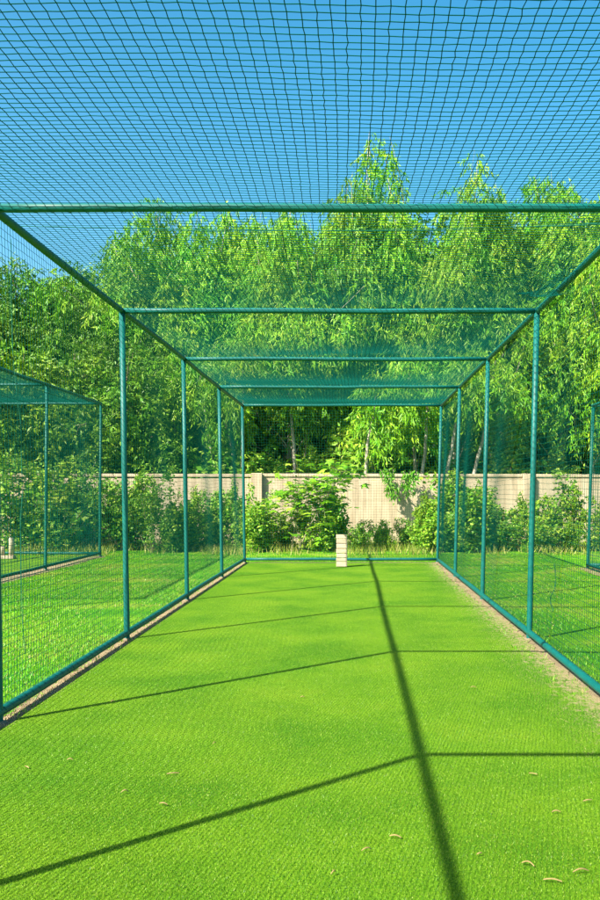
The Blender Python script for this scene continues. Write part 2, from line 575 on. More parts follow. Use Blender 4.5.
# grass creeping along the rails, grit on the sand
q = []
for x0, x1, n in ((XLB - .16, XLB - .03, 9000), (XRB + .03, XRB + .16, 9000), (XLB - .03, -2.10, 700), (1.45, XRB - .02, 1500)):
    p = scatter(n, x0, x1, 2.6, YB, 1.2)
    v = np.sin(p[:, 1] * 5 + x0) + np.sin(p[:, 1] * 13.7) + rng.normal(0, .8, n)
    q.append(p[v > .1])
blades('edge_grass', np.vstack(q), 0.045, 0.008, M_LAWN, 1.0, 'ragged grass tufts creeping along the ground rails', 'grass')
def grit(name, x0, x1, n, label):
    p = scatter(n, x0, x1, 2.6, YB, 1.4)
    p[:, 2] = .006
    sz = rng.uniform(.002, .0065, n)[:, None]
    a = rng.normal(size=(n, 3)); a[:, 2] = 0; a = a / np.linalg.norm(a, axis=1)[:, None]
    b = np.stack([-a[:, 1], a[:, 0], np.zeros(n)], 1)
    V = np.stack([p + a * sz, p - a * sz * .6 + b * sz, p - a * sz * .6 - b * sz * .9, p + np.array([0, 0, 1]) * sz * 1.1], 1).reshape(-1, 3)
    i = np.arange(n)[:, None] * 4
    T = np.concatenate([i + [0, 1, 3], i + [1, 2, 3], i + [2, 0, 3]])
    tag(MB().add(V, None, T).build(name, M_GRIT, None, False), label, 'grit', None, 'stuff')
grit('grit', XLB - .02, -2.06, 9000, 'loose sandy grit along the left ground rail')
grit('grit', 1.25, XRB - .02, 12000, 'loose sandy grit scattered beside the right ground rail')

# ------------------------------------------------------------------ nets and cages
def panel_grid(nu, nv, f):
    """knots of a net panel; f(u, v) maps the two running lengths (0..1) to a point"""
    u = np.linspace(0, 1, nu)[:, None] * np.ones((1, nv))
    v = np.linspace(0, 1, nv)[None] * np.ones((nu, 1))
    return f(u, v)
def wavy(u, v, seed, amp):
    g = np.random.default_rng(seed)
    s = 0
    for k in range(7):
        s = s + np.sin(2 * PI * (u * g.uniform(1, 9) + v * g.uniform(.3, 3) + g.random())) * g.normal()
    return amp * s / 3
def net(name, G, nrm, parent, r=0.0017, jit=0.0013, mat=None, seed=0):
    g = np.random.default_rng(seed)
    t1 = np.gradient(G, axis=0); t1 /= np.linalg.norm(t1, axis=2, keepdims=True)
    t2 = np.gradient(G, axis=1); t2 /= np.linalg.norm(t2, axis=2, keepdims=True)
    nu, nv = G.shape[:2]
    alt = ((np.arange(nu)[:, None] + np.arange(nv)[None]) % 2 * 2 - 1)[:, :, None]
    G = G + t1 * (g.normal(0, jit, (nu, nv, 1)) + alt * jit * .8) + t2 * (g.normal(0, jit, (nu, nv, 1)) - alt * jit * .8)
    m = MB()
    m.strands(G, r, nrm)
    m.strands(G.transpose(1, 0, 2), r, nrm)
    return m.build(name, mat or M_NET, parent)
def helix(p0, p1, r, pitch, thick=0.0022, seed=0):
    g = np.random.default_rng(seed)
    p0 = np.array(p0, float); p1 = np.array(p1, float)
    L = np.linalg.norm(p1 - p0); t = (p1 - p0) / L
    a = np.cross(t, [0, 0, 1.0] if abs(t[2]) < .8 else [1.0, 0, 0]); a /= np.linalg.norm(a)
    b = np.cross(t, a)
    turns = L / pitch; n = int(turns * 9)
    s = np.linspace(0.01, .99, n)
    ang = s * turns * 2 * PI + lump(n, 1.2, seed)
    pts = p0 + t * (s * L)[:, None] + r * (np.cos(ang)[:, None] * a + np.sin(ang)[:, None] * b)
    return MB().tube(pts, thick, 4, False)
def bent(p0, p1, n, seed, amp=0.006):
    p0 = np.array(p0, float); p1 = np.array(p1, float)
    s = np.linspace(0, 1, n)[:, None]
    P = p0 + (p1 - p0) * s
    w_ = np.sin(PI * s[:, 0])
    P[:, 2] += lump(n, amp, seed) * w_
    P[:, 0] += lump(n, amp * .6, seed + 50) * w_ * (abs((p1 - p0)[0]) < 1)
    return P

CU, CV = 0.0530, 0.0476         # cell across, cell along

def build_cage(name, label, frames, xlb, xrb, xlt, xrt, ht, end_net=True, seed=0, mat=None, group=None, cell=1.0, lash=True, rz=0.075):
    mat = mat or M_PAINT
    ya, yb = frames[0], frames[-1]
    cxm = (xlb + xrb) / 2
    root = thing(name, (cxm, (ya + yb) / 2, 0), label, 'cricket net', group)
    nb = len(frames) - 1
    # posts: one mesh per side, copied frame by frame
    for xb, xt in ((xlb, xlt), (xrb, xrt)):
        proto = None
        for k, y in enumerate(frames):
            if proto is None:
                sgn = 1
                proto = MB().tube([(xb - (xt - xb) * .02, y, -0.06), (xb, y, 0.0), ((xb + xt) / 2, y, ht / 2), (xt, y, ht - RT * .6)], RT, 12).build('post', mat, root)
                ang = np.linspace(0, 2 * PI, 13)[:-1]
                rr = 0.05 * (1 + .18 * np.sin(ang * 3 + 1) + .1 * np.sin(ang * 5))
                V = [(xb, y, 0.022)] + [(xb + c * r_ * .75, y + s_ * r_ * .75, 0.02) for c, s_, r_ in zip(np.cos(ang), np.sin(ang), rr)] + [(xb + c * r_, y + s_ * r_, -0.01) for c, s_, r_ in zip(np.cos(ang), np.sin(ang), rr)]
                T = [(0, 1 + i, 1 + (i + 1) % 12) for i in range(12)]
                Q = [(1 + i, 13 + i, 13 + (i + 1) % 12, 1 + (i + 1) % 12) for i in range(12)]
                ft = MB().add(V, Q, T).build('footing', M_CONC, proto)
                ft.location = (0, 0, 0)
                y_p = y
            else:
                c = proto.copy(); COL.objects.link(c); c.parent = root
                c.location = (0, y - y_p, 0)
                for ch in list(proto.children):
                    d = ch.copy(); COL.objects.link(d); d.parent = c
    # crossbars
    for k, y in enumerate(frames):
        b = MB().tube(bent((xlt - RT, y, ht), (xrt + RT, y, ht), 9, seed + k, 0.004), RT * .96, 12).build('crossbar', mat, root)
        if lash:
            helix((xlt, y, ht), (xrt, y, ht), RT + .0008, .115, .0014, seed + k).build('lashing', M_CORD, b)
    # long rails
    for s_, (xb, xt) in enumerate(((xlb, xlt), (xrb, xrt))):
        b = MB().tube(bent((xt, ya - .04, ht), (xt, yb + .04, ht), 28, seed + 20 + s_, 0.007), RT, 12).build('top_rail', mat, root)
        if lash:
            helix((xt, ya, ht), (xt, yb, ht), RT + .0008, .14, .0014, seed + 3).build('lashing', M_CORD, b)
        b = MB().tube(bent((xb, ya - .04, rz), (xb, yb + .04, rz), 28, seed + 30 + s_, 0.006), RT * 1.05, 12).build('ground_rail', mat, root)
        if lash:
            helix((xb, ya, rz), (xb, yb, rz), RT + .0022, .12, .0014, seed + 5).build('lashing', M_CORD, b)
    MB().tube(bent((xlb, yb, rz), (xrb, yb, rz), 9, seed + 40, .004), RT, 12).build('ground_rail', mat, root)
    # nets
    L = yb - ya
    nv = int(L / (CV * cell)) + 1
    nu = int((xrt - xlt) / (CU * cell)) + 1
    nh = int((ht - rz) / (CU * cell)) + 1
    bay = lambda v: np.abs(np.sin(PI * v * nb))
    def roof(u, v):
        z = ht + RT + .004 - bay(v) ** 1.3 * (0.035 + .03 * np.sin(PI * u) + .012 * np.sin(9 * v + 5 * u)) * np.clip(np.sin(PI * u) * 3, 0, 1)
        x = xlt + (xrt - xlt) * u + .02 * np.sin(PI * u) * np.sin(v * 23 + u * 4) 
        y = ya + L * v + .028 * np.sin(u * 7 + v * 11) * np.sin(PI * u) * np.clip(bay(v) * 3, 0, 1)
        return np.stack([x, y, z], -1)
    net('roof_net', panel_grid(nu, nv, roof), (0, 0, 1), root, 0.0023, seed=seed + 1)
    for s_, (xb, xt, sg) in enumerate(((xlb, xlt, -1), (xrb, xrt, 1))):
        def side(u, v, xb=xb, xt=xt, sg=sg):
            x = xb + (xt - xb) * u + sg * (RT + .004) + .035 * np.sin(PI * u) * (bay(v) ** .8) * np.sin(v * 37 + u * 2 + sg) - sg * .02 * np.sin(PI * u) * bay(v)
            y = ya + L * v + .03 * np.sin(PI * u) * np.sin(u * 6 + v * 19)
            z = rz + (ht - rz) * u - .022 * np.sin(PI * u) * bay(v) * (1 + .6 * np.sin(v * 41))
            return np.stack([x, y, z], -1)
        net('side_net', panel_grid(nh, nv, side), (1, 0, 0), root, seed=seed + 2 + s_)
    if end_net:
        def endf(u, v):
            xa = xlb + (xlt - xlb) * u; xc = xrb + (xrt - xrb) * u
            x = xa + (xc - xa) * v
            y = yb + RT + .004 + .03 * np.sin(PI * u) * np.sin(v * 5 + u * 3) * np.sin(PI * v)
            z = rz + (ht - rz) * u - .02 * np.sin(PI * v) * np.sin(PI * u)
            return np.stack([x, y, z], -1)
        net('end_net', panel_grid(nh, nu, endf), (0, 1, 0), root, seed=seed + 6)
    return root
cage = build_cage('cricket_net_cage', 'long teal pipe framed netting cage over the green turf lane in the middle',
                  FR, XLB, XRB, XLT, XRT, HT, True, 10)
# the cord that laces two lengths of netting together, over the roof and down the left side
n = 60
s = np.linspace(0, 1, n)
pts = np.stack([XLT + (XRT - XLT) * s, 5.82 + lump(n, .012, 91) - .08 * s, HT + .03 - .05 * np.sin(PI * s) + rng.normal(0, .0015, n)], 1)
MB().tube(pts, 0.0032, 5).build('seam_cord', M_CORD, cage)
s = np.linspace(0.98, 0.1, n)
pts = np.stack([XLB + (XLT - XLB) * s - .045 + lump(n, .008, 92), 5.80 + lump(n, .02, 93) + .16 * (1 - s), s * HT], 1)
MB().tube(pts, 0.0022, 5).build('seam_cord', M_CORD, cage)
s = np.linspace(0, 1, 24)
pts = np.stack([XRB + .05 + lump(24, .006, 95), 7.55 + .12 * s + lump(24, .02, 96), .80 - .42 * s], 1)
MB().tube(pts, 0.003, 5).build('loose_cord', M_CORD, cage)

# a doubled scrap of netting sagging under the roof by the right rail
def scrap(u, v):
    return np.stack([1.40 + .34 * u + .02 * np.sin(v * 7), 6.85 + .75 * v + .05 * np.sin(u * 5), HT - .02 - .09 * np.sin(PI * v) * (.4 + .6 * u) + .02 * np.sin(u * 9 + v * 6)], -1)
net('net_patch', panel_grid(14, 30, scrap), (0, 0, 1), cage, 0.0019, seed=44)

cage_l = build_cage('cricket_net_cage', 'teal practice cage standing on the lawn to the left with pale stumps inside',
                    [9.1, 12.5, 15.9, 19.3], -9.6, -5.6, -9.62, -5.58, 3.38, True, 110, M_PAINT2, None, 1.0, False)
cage_r = build_cage('cricket_net_cage', 'teal practice cage at the right edge with only its corner post in view',
                    [6.45, 9.7, 12.95, 16.2], 4.36, 8.4, 4.46, 8.45, 3.03, True, 210, M_PAINT2, None, 1.0, False)

# ------------------------------------------------------------------ wicket targets
def wicket_target(x, y, label):
    r = thing('wicket_target', (x, y, 0.012), label, 'cricket stumps')
    wd, h = 0.205, 0.615
    zs = [0, .10, .17, .255, .345, .44, .53, h]
    for i in range(7):
        dx = random.uniform(-.006, .006)
        MB().box(x - wd / 2 + dx, x + wd / 2 + dx, y - .062, y - .04, .014 + zs[i] + .004, .012 + zs[i + 1] - .004, .004).build('board', M_WOOD, r, False)
    for sx in (-1, 1):
        MB().box(x + sx * .07 - .022, x + sx * .07 + .022, y - .039, y + .02, .012, .012 + h - .02, .004).build('upright', M_WOOD, r, False)
    MB().box(x - .1, x + .1, y + .021, y + .06, .013, .045, .004).build('base_block', M_WOOD, r, False)
    return r
wicket_target(-0.21, 16.55, 'pale wooden board wicket target standing at the far end of the turf lane')
r = thing('wicket_stumps', (-7.38, 18.5, .012), 'pale stumps on a low base inside the left hand cage', 'cricket stumps')
for sx, hh in ((-7.24, .46), (-7.44, .27), (-7.62, .44)):
    MB().tube([(sx, 18.5, .06), (sx, 18.5, hh - .02), (sx, 18.5, hh)], [.055, .052, .042], 12).build('stump', M_WOOD, r)
MB().box(-7.70, -7.17, 18.41, 18.59, .012, .08, .01).build('base', M_WOOD, r, False)

# ------------------------------------------------------------------ boundary wall
def boundary_wall():
    A = np.array([-30.0, 21.8]); B = np.array([32.0, 26.6])
    d = (B - A) / np.linalg.norm(B - A); L = np.linalg.norm(B - A)
    nrm = np.array([d[1], -d[0]])       # towards the camera
    r = thing('boundary_wall', (0, 24.1, 0), 'long beige concrete boundary wall with pillars behind the shrubs', 'wall')
    def obox(m, s0, s1, n0, n1, z0, z1, bev=0.0):
        k = MB().box(s0, s1, -n1, -n0, z0, z1, bev)
        V = np.vstack(k.V)
        W = np.zeros_like(V)
        W[:, 0] = A[0] + d[0] * V[:, 0] + nrm[0] * -V[:, 1]
        W[:, 1] = A[1] + d[1] * V[:, 0] + nrm[1] * -V[:, 1]
        W[:, 2] = V[:, 2]
        m.add(W, np.vstack(k.Q), np.vstack(k.T) if k.T else None)
    # a pillar where the photo shows one: px 258
    s_ref = None
    best = 9e9
    for s_ in np.linspace(0, L, 4000):
        p = A + d * s_
        e = abs(CX + F * p[0] / p[1] - 257)
        if e < best: best, s_ref = e, s_
    step = 7.55
    ss = [s_ref + k * step for k in range(-4, 6)]
    ss = [s_ for s_ in ss if 0 < s_ < L]
    hh = [1.93 + .012 * math.sin(i * 2.1) - .012 * max(0, i - 3) for i in range(len(ss))]
    for i, s_ in enumerate(ss):
        m = MB(); obox(m, s_ - .15, s_ + .15, -.14, .20, 0, hh[i] + .012, .012)
        m.build('pillar', M_WALL, r, False)
        if i < len(ss) - 1:
            m = MB()
            z = 0.0; k = 0
            while z < hh[i] - .12:
                z1 = min(z + .60, hh[i] - .09)
                obox(m, s_ + .152, ss[i + 1] - .152, -.05, .05 - .003 * (k % 2), z + .001, z1 - .002, .004)
                z = z1; k += 1
            m.build('wall_panel', M_WALL, r, False)
            m = MB(); obox(m, s_ + .153, ss[i + 1] - .153, -.075, .078, hh[i] - .087, hh[i], .012)
            m.build('coping', M_WALL, r, False)
boundary_wall()

# ------------------------------------------------------------------ foliage
def leaves(pos, direc, L, W, g, rd=None):
    """kite-shaped leaves: pos (n,3) stalk end, direc (n,3) unit, L, W arrays"""
    n = len(pos)
    if rd is None:
        rd = g.normal(size=(n, 3))
    sd_ = np.cross(direc, rd); sd_ /= np.linalg.norm(sd_, axis=1)[:, None] + 1e-9
    nn = np.cross(sd_, direc)
    mid = pos + direc * (L * .42)[:, None] + nn * (L * .06)[:, None]
    V = np.stack([pos, mid + sd_ * (W / 2)[:, None], pos + direc * L[:, None] - nn * (L * .05)[:, None], mid - sd_ * (W / 2)[:, None]], 1)
    return V.reshape(-1, 3), np.arange(4 * n).reshape(-1, 4)
def unit(v):
    return v / (np.linalg.norm(v, axis=-1, keepdims=True) + 1e-9)
def sprays(centres, radii, g, per=24, nl=15, droop=1.0, ll=(.11, .20), lw=.2, slen=(.35, .75), flat=.8):
    """sprays of leaves through round clumps"""
    Ps = []; Ds = []; Rs = []; Ts = []
    for c, R in zip(centres, radii):
        ct = g.random()
        k = max(4, int(per * (R / .7) ** 2))
        v = unit(g.normal(size=(k, 3)))
        v[:, 2] *= 1.15
        st = c + v * (R * g.uniform(.25, 1.0, k) ** .6)[:, None]
        d = unit(v * [1, 1, .3] * .7 + np.array([0, 0, -.9 * droop]) + g.normal(size=(k, 3)) * .35)
        ln = g.uniform(*slen, k)
        s = np.sort(g.random((k, nl)), axis=1)
        q = st[:, None] + d[:, None] * (s * ln[:, None])[..., None]
        q[..., 2] -= droop * .25 * s ** 2 * ln[:, None]
        q += g.normal(0, .035, q.shape)
        ld = unit(d[:, None] * .5 + g.normal(size=q.shape) * .55 + np.array([0, 0, -.75 * droop]))
        Ps.append(q.reshape(-1, 3)); Ds.append(ld.reshape(-1, 3))
        Rs.append((g.normal(size=(k, 1, 3)) + g.normal(size=q.shape) * .45).reshape(-1, 3))
        Ts.append(np.repeat(np.clip(.35 * ct + .65 * g.random(k), 0, 1), nl))
    P = np.vstack(Ps); D = np.vstack(Ds)
    L = g.uniform(*ll, len(P)); W = L * lw * g.uniform(.8, 1.3, len(P))
    V, Q = leaves(P, D, L, W, g, np.vstack(Rs))
    return V, Q, np.repeat(np.concatenate(Ts), 4)
def limb(m, p0, p1, r0, r1, g, n=7, bow=.12, sides=6):
    p0 = np.array(p0, float); p1 = np.array(p1, float)
    s = np.linspace(0, 1, n)[:, None]
    P = p0 + (p1 - p0) * s
    L = np.linalg.norm(p1 - p0)
    P += np.sin(PI * s) * g.normal(0, bow * L * .4, 3) + np.sin(2 * PI * s) * g.normal(0, bow * L * .15, 3)
    P[:, 2] += (np.sin(PI * s[:, 0])) * bow * L * .25
    m.tube(P, np.linspace(r0, r1, n), sides, False)
    return P

def set_tint(o, T):
    a = o.data.attributes.new('tint', 'FLOAT', 'POINT')
    a.data.foreach_set('value', T.astype(np.float32))
def tall_tree(name, seed, H, plumes, skirt, base_f, spread, mat, bark, droop=1.0, nst=1, per=34, ll=(.14, .27), lw=.23, tip_r=.40, low_r=.85, grow=1.2):
    """plumes: tip heights (fractions); returns the tree (trunk, limbs, crown) at the origin"""
    g = np.random.default_rng(seed)
    root = thing(name, (0, 0, 0), 'tree', 'tree')
    mt = MB()
    axes = []
    for k in range(nst):
        lean = g.normal(0, .06 * H, 2)
        x0 = g.normal(0, .18, 2) * (nst > 1)
        top = np.array([lean[0], lean[1], H * (.97 if k == 0 else g.uniform(.8, .92))])
        n = 12
        s = np.linspace(0, 1, n)[:, None]
        P = np.array([x0[0], x0[1], -.1]) * (1 - s) + top * s
        P[:, 0] += lump(n, .07, seed * 7 + k) * s[:, 0] * 2; P[:, 1] += lump(n, .07, seed * 9 + k) * s[:, 0] * 2
        mt.tube(P, np.linspace(.0075 * H, .0008 * H, n) * (1 if k == 0 else .7), 8, False)
        axes.append(P)
    C = []; R = []
    def ax_at(f, k):
        P = axes[k]; i = min(f, .999) * (len(P) - 1); a = int(i); b = i - a
        return P[a] * (1 - b) + P[a + 1] * b
    ml = MB()
    for j, tf in enumerate(plumes):
        k = j % nst
        ph = j * 2.4 + g.uniform(-.5, .5)
        off = spread * g.uniform(.35, .95) if j else 0.0
        tipz = tf * H
        p_tip = np.array([math.cos(ph) * off, math.sin(ph) * off, 0]) + ax_at(tf * .9, k) * [1, 1, 0]
        p_tip[2] = tipz
        p0 = ax_at(max(.25, tf - g.uniform(.30, .42)), k)
        P = limb(ml, p0, p_tip, .0036 * H * .8, .004, g, 9, .08)
        ln = tipz * g.uniform(.34, .50)
        nn = int(ln / .30)
        for i in range(nn):
            f = (i + .3) / nn
            c = P[-1] * (1 - f) + (P[0] * .6 + np.array([P[-1][0], P[-1][1], P[0][2]]) * .4) * f
            c = np.array([c[0], c[1], tipz - .32 - f * ln])
            rr = (tip_r + (low_r - tip_r) * min(1, f * grow)) * g.uniform(.8, 1.2)
            c[:2] += g.normal(0, .30 * (f + .15) * spread * .6, 2)
            C.append(c); R.append(rr)
    for j in range(skirt):
        k = j % nst
        ph = g.random() * 2 * PI
        zf = g.uniform(base_f, .72)
        off = spread * g.uniform(.3, 1.15)
        c = np.array([math.cos(ph) * off, math.sin(ph) * off, 0]) + ax_at(zf, k) * [1, 1, 0]
        c[2] = zf * H
        limb(ml, ax_at(max(.12, zf - .12), k), c, .028, .008, g, 6, .15, 5)
        C.append(c); R.append(g.uniform(.5, .85) * low_r / .85)
    mt.build('trunk', bark, root)
    ml.build('limbs', bark, root)
    V, Q, T_ = sprays(C, R, g, per, 15, droop, ll, lw)
    set_tint(MB().add(V, Q).build('crown', mat, root, False), T_)
    return root, H

protos = {}
def place_tree(kind, px, ytop, Y, label, rz, group, sx=1.0):
    make, used = protos[kind][0], protos[kind][1]
    root, H = make
    o = root if not used else copy_tree(root)
    protos[kind][1] = True
    p = at(px, ytop, Y)
    sc = p.z / H
    o.location = (p.x, Y, 0)
    o.rotation_euler = (0, 0, rz)
    o.scale = (sc * sx, sc * sx, sc)
    o['label'] = label
    if group: o['group'] = group
    return o
def P_(kind, *a, **k):
    protos[kind] = [tall_tree(*a, **k), False]
P_('a', 'weeping_tree', 21, 14.0, [1.0, .82, .76, .74, .70, .66], 32, .26, 1.0, M_EUC, M_BARK, 1.0, 1, tip_r=.34, low_r=.72, grow=.9)
P_('b', 'weeping_tree', 22, 12.5, [1.0, .95, .93, .84, .80, .76], 34, .28, 2.1, M_EUC, M_BARK, 1.0, 2)
P_('c', 'weeping_tree', 23, 11.5, [1.0, .97, .92, .90, .82, .78], 34, .24, 2.3, M_EUC, M_BARK, 1.0, 2)
P_('d', 'leafy_tree', 24, 9.5, [1.0, .95, .9, .86, .8, .75], 36, .20, 2.0, M_MID, M_BARKD, .55, 2, 44, (.10, .18), .36, .48, .85)
P_('e', 'leafy_tree', 25, 9.5, [1.0, .97, .88, .84, .8], 36, .16, 1.9, M_DARK, M_BARKD, .6, 2, 44, (.10, .17), .38, .55, .85)
P_('f', 'bushy_tree', 26, 5.5, [1.0, .95, .92, .88, .84, .8], 40, .08, 1.6, M_MID, M_BARKD, .5, 3, 30, (.11, .19), .4, .45, .75)

GW = 'tall weeping trees behind the wall'
GD = 'leafy trees on the left behind the cages'
GB = 'trees of the back row in the wood'
place_tree('a', 372, 116, 30, 'tallest weeping tree, its narrow plume rising highest into the blue sky', 0.3, GW)
place_tree('a', 422, 142, 31, 'second tallest weeping tree, just right of the tallest plume', 2.2, GW)
place_tree('a', 449, 160, 30.5, 'third spire of the weeping trees, stepping down right of the two tallest', 4.1, GW)
place_tree('b', 500, 170, 30, 'weeping tree with twin pale leaning trunks seen through the right side net', 4.0, GW)
place_tree('c', 552, 170, 32, 'weeping tree behind the right side net, left of the corner cage post', 1.0, GW)
place_tree('b', 606, 172, 30, 'weeping tree cut off by the right edge of the view', 5.2, GW)
place_tree('c', 660, 180, 33, 'weeping tree beyond the right edge behind the right hand cage', 3.0, GW)
place_tree('b', 330, 182, 31, 'weeping tree rising just left of the tallest plume', 1.6, GW)
place_tree('c', 285, 200, 30, 'bright weeping tree over the middle of the lane end, lower than its neighbours', 0.2, GW)
place_tree('c', 236, 214, 32, 'weeping tree above the far left corner of the middle cage', 2.6, GW)
place_tree('b', 203, 190, 30, 'broad bright weeping tree above the second left post of the middle cage', 3.4, GW)
place_tree('c', 158, 198, 31, 'leftmost weeping tree, at the edge of the sky gap', 4.4, GW)
place_tree('d', 108, 244, 33, 'leafy tree at the sky gap left of the weeping trees', 0.4, GD)
place_tree('d', 60, 268, 32, 'olive leafy tree above the left cage with a rounded top', 2.0, GD)
place_tree('e', 12, 256, 31, 'dark leafy tree at the left edge of the view', 1.1, GD)
place_tree('d', -35, 246, 32, 'leafy tree beyond the left edge behind the left cage', 3.7, GD)
place_tree('e', 88, 300, 30, 'dark leafy tree standing lower between two olive leafy trees', 4.5, GD)
place_tree('e', 145, 330, 29, 'dark shaded leafy tree low behind the nearest left post', 0.9, GD)
for i, (px, yt, Y) in enumerate([(400, 205, 38), (350, 235, 37), (465, 186, 36), (530, 208, 37), (590, 212, 37), (640, 215, 38), (250, 238, 38), (180, 240, 37), (310, 222, 40), (90, 282, 40), (35, 288, 40), (-25, 280, 39), (130, 285, 38)]):
    place_tree('e' if px < 200 or i % 3 == 0 else 'c', px, yt, Y, 'tree of the back row, half hidden behind the front trees of the wood', i * 1.7, GB, 1.15)
for px, yt, Y, lb in [(28, 338, 26.5, 'bushy olive tree behind the left cage, seen through its roof'), (84, 345, 27, 'bushy tree behind the right corner of the left cage'), (-28, 330, 26.5, 'bushy tree beyond the left edge behind the left cage'), (128, 385, 27.5, 'low bushy tree behind the nearest left post of the middle cage')]:
    place_tree('f', px, yt, Y, lb, px * .1, 'bushy trees behind the left cage', 1.2)

# slim pale trunks between the crowns and the wall
def slim_trunk(px, y_top, tilt, Y, label, seed):
    g = np.random.default_rng(seed)
    k_ = (470 - y_top + 24) / (470 - y_top)
    p = at(px, y_top - 24, Y)
    tilt *= k_
    h = p.z
    r = thing('slim_tree', (p.x - tilt, Y, 0), label, 'tree', 'slim bare trunked trees behind the wall')
    m = MB()
    n = 10
    s = np.linspace(0, 1, n)
    pts = np.stack([p.x - tilt + tilt * s + lump(n, .05, seed) * s, Y + lump(n, .05, seed + 1) * s, -.1 + (h + .1) * s], 1)
    m.tube(pts, np.linspace(.078, .035, n), 7, False)
    m.build('trunk', M_BARK, r)
    C = [pts[-1] + g.normal(0, .45, 3) - [0, 0, .3 * (q % 3)] for q in range(6)]
    V, Q, T_ = sprays(C, [.68] * 6, g, 36, 15, 1.0, (.14, .26), .23)
    m = MB()
    for c in C: limb(m, pts[-2], c, .012, .003, g, 5, .1, 5)
    m.build('limbs', M_BARK, r)
    set_tint(MB().add(V, Q).build('crown', M_EUC, r, False), T_)
for i, (px, yt, tl, Y, lb) in enumerate([
    (466, 395, .75, 27.0, 'slim pale trunk leaning right behind the far right corner of the middle cage'),
    (498, 385, .95, 27.4, 'slim pale trunk leaning right, between the second and third right posts'),
    (410, 400, -.25, 27.8, 'slim pale trunk leaning left above the hanging vines on the wall'),
    (243, 395, .0, 27.0, 'slim upright trunk beside the far left corner post'),
    (289, 400, -.25, 28.5, 'slim trunk leaning left over the pillar end of the lane'),
    (306, 405, .0, 29.5, 'slim upright grey trunk above the young sapling'),
    (200, 400, -.55, 27.5, 'slim pale trunk leaning left between the second and third left posts'),
    (222, 398, -.5, 28.0, 'slim pale trunk leaning left beside the third left post'),
    (374, 420, .3, 26.4, 'low slim tree with hanging leaves left of the hanging vines'),
    (428, 408, .2, 27.0, 'low slim tree with hanging leaves inside the far right corner of the middle cage'),
    (172, 405, -.3, 28.0, 'slim pale trunk left of the second left post')]):
    slim_trunk(px, yt, tl, Y, lb, 300 + i)

# ------------------------------------------------------------------ shrubs
def shrub(name, seed, H, spread, nst, mat, ll=(.07, .13), lw=.55, nleaf=2600, upright=.5, label='shrub', bare=.15):
    g = np.random.default_rng(seed)
    root = thing(name, (0, 0, 0), label, 'shrub')
    m = MB(); Ps = []; Ds = []
    tw = []
    for k in range(nst):
        ph = g.random() * 2 * PI
        off = spread * math.sqrt(g.random())
        top = np.array([math.cos(ph) * off, math.sin(ph) * off, H * (1 - .45 * (off / spread) ** 2) * g.uniform(.65, 1.0)])
        b0 = np.array([g.normal(0, .10 * spread), g.normal(0, .10 * spread), -.03])
        P = limb(m, b0, top, .014, .004, g, 8, .18, 5)
        tw.append(P)
        for q in range(4):
            i = g.integers(2, 8)
            e = P[i] + g.normal(0, .20, 3) * [1, 1, .7] + [0, 0, .06]
            tw.append(limb(m, P[i], e, .006, .002, g, 4, .1, 4))
    per = max(6, nleaf // len(tw))
    for P in tw:
        s = g.uniform(bare, 1, per) ** .75 * (len(P) - 1)
        a = np.minimum(s.astype(int), len(P) - 2); b = (s - a)[:, None]
        q = P[a] * (1 - b) + P[a + 1] * b + g.normal(0, .075, (per, 3))
        Ps.append(q)
        Ds.append(unit(g.normal(size=(per, 3)) * [1, 1, .6] + [0, 0, -.15 + upright * .3]))
    Pt = np.vstack(Ps); D = np.vstack(Ds)
    ok = Pt[:, 2] > .03
    Pt = Pt[ok]; D = D[ok]
    L = g.uniform(*ll, len(Pt)); W = L * lw * g.uniform(.8, 1.2, len(Pt))
    m.build('stem', M_STEM, root)
    V, Q = leaves(Pt, D, L, W, g)
    MB().add(V, Q).build('foliage', mat, root, False)
    return root, H
sp = {}
sp['round'] = [shrub('shrub', 401, 1.5, .75, 18, M_SHRUB, (.08, .14), .6, 3800), False]
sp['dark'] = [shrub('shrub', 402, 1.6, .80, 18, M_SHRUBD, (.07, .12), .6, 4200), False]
sp['tall'] = [shrub('shrub', 403, 2.4, .50, 9, M_SHRUB, (.09, .16), .5, 2600, .6), False]
sp['thin'] = [shrub('climbing_plant', 404, 2.3, .28, 4, M_SHRUB, (.08, .14), .55, 420, .5), False]
sp['big'] = [shrub('shrub', 405, 2.6, 1.0, 14, M_SHRUBD, (.06, .12), .5, 3600, .5, bare=.3), False]
def place_shrub(kind, px, ytop, Y, label, rz, sx=1.0, group='shrubs along the boundary wall'):
    (root, H), used = sp[kind]
    o = root if not used else copy_tree(root)
    sp[kind][1] = True
    p = at(px, ytop, Y)
    sc = p.z / H
    o.location = (p.x, Y, 0); o.rotation_euler = (0, 0, rz); o.scale = (sc * sx, sc * sx, sc)
    o['label'] = label; o['group'] = group
    return o
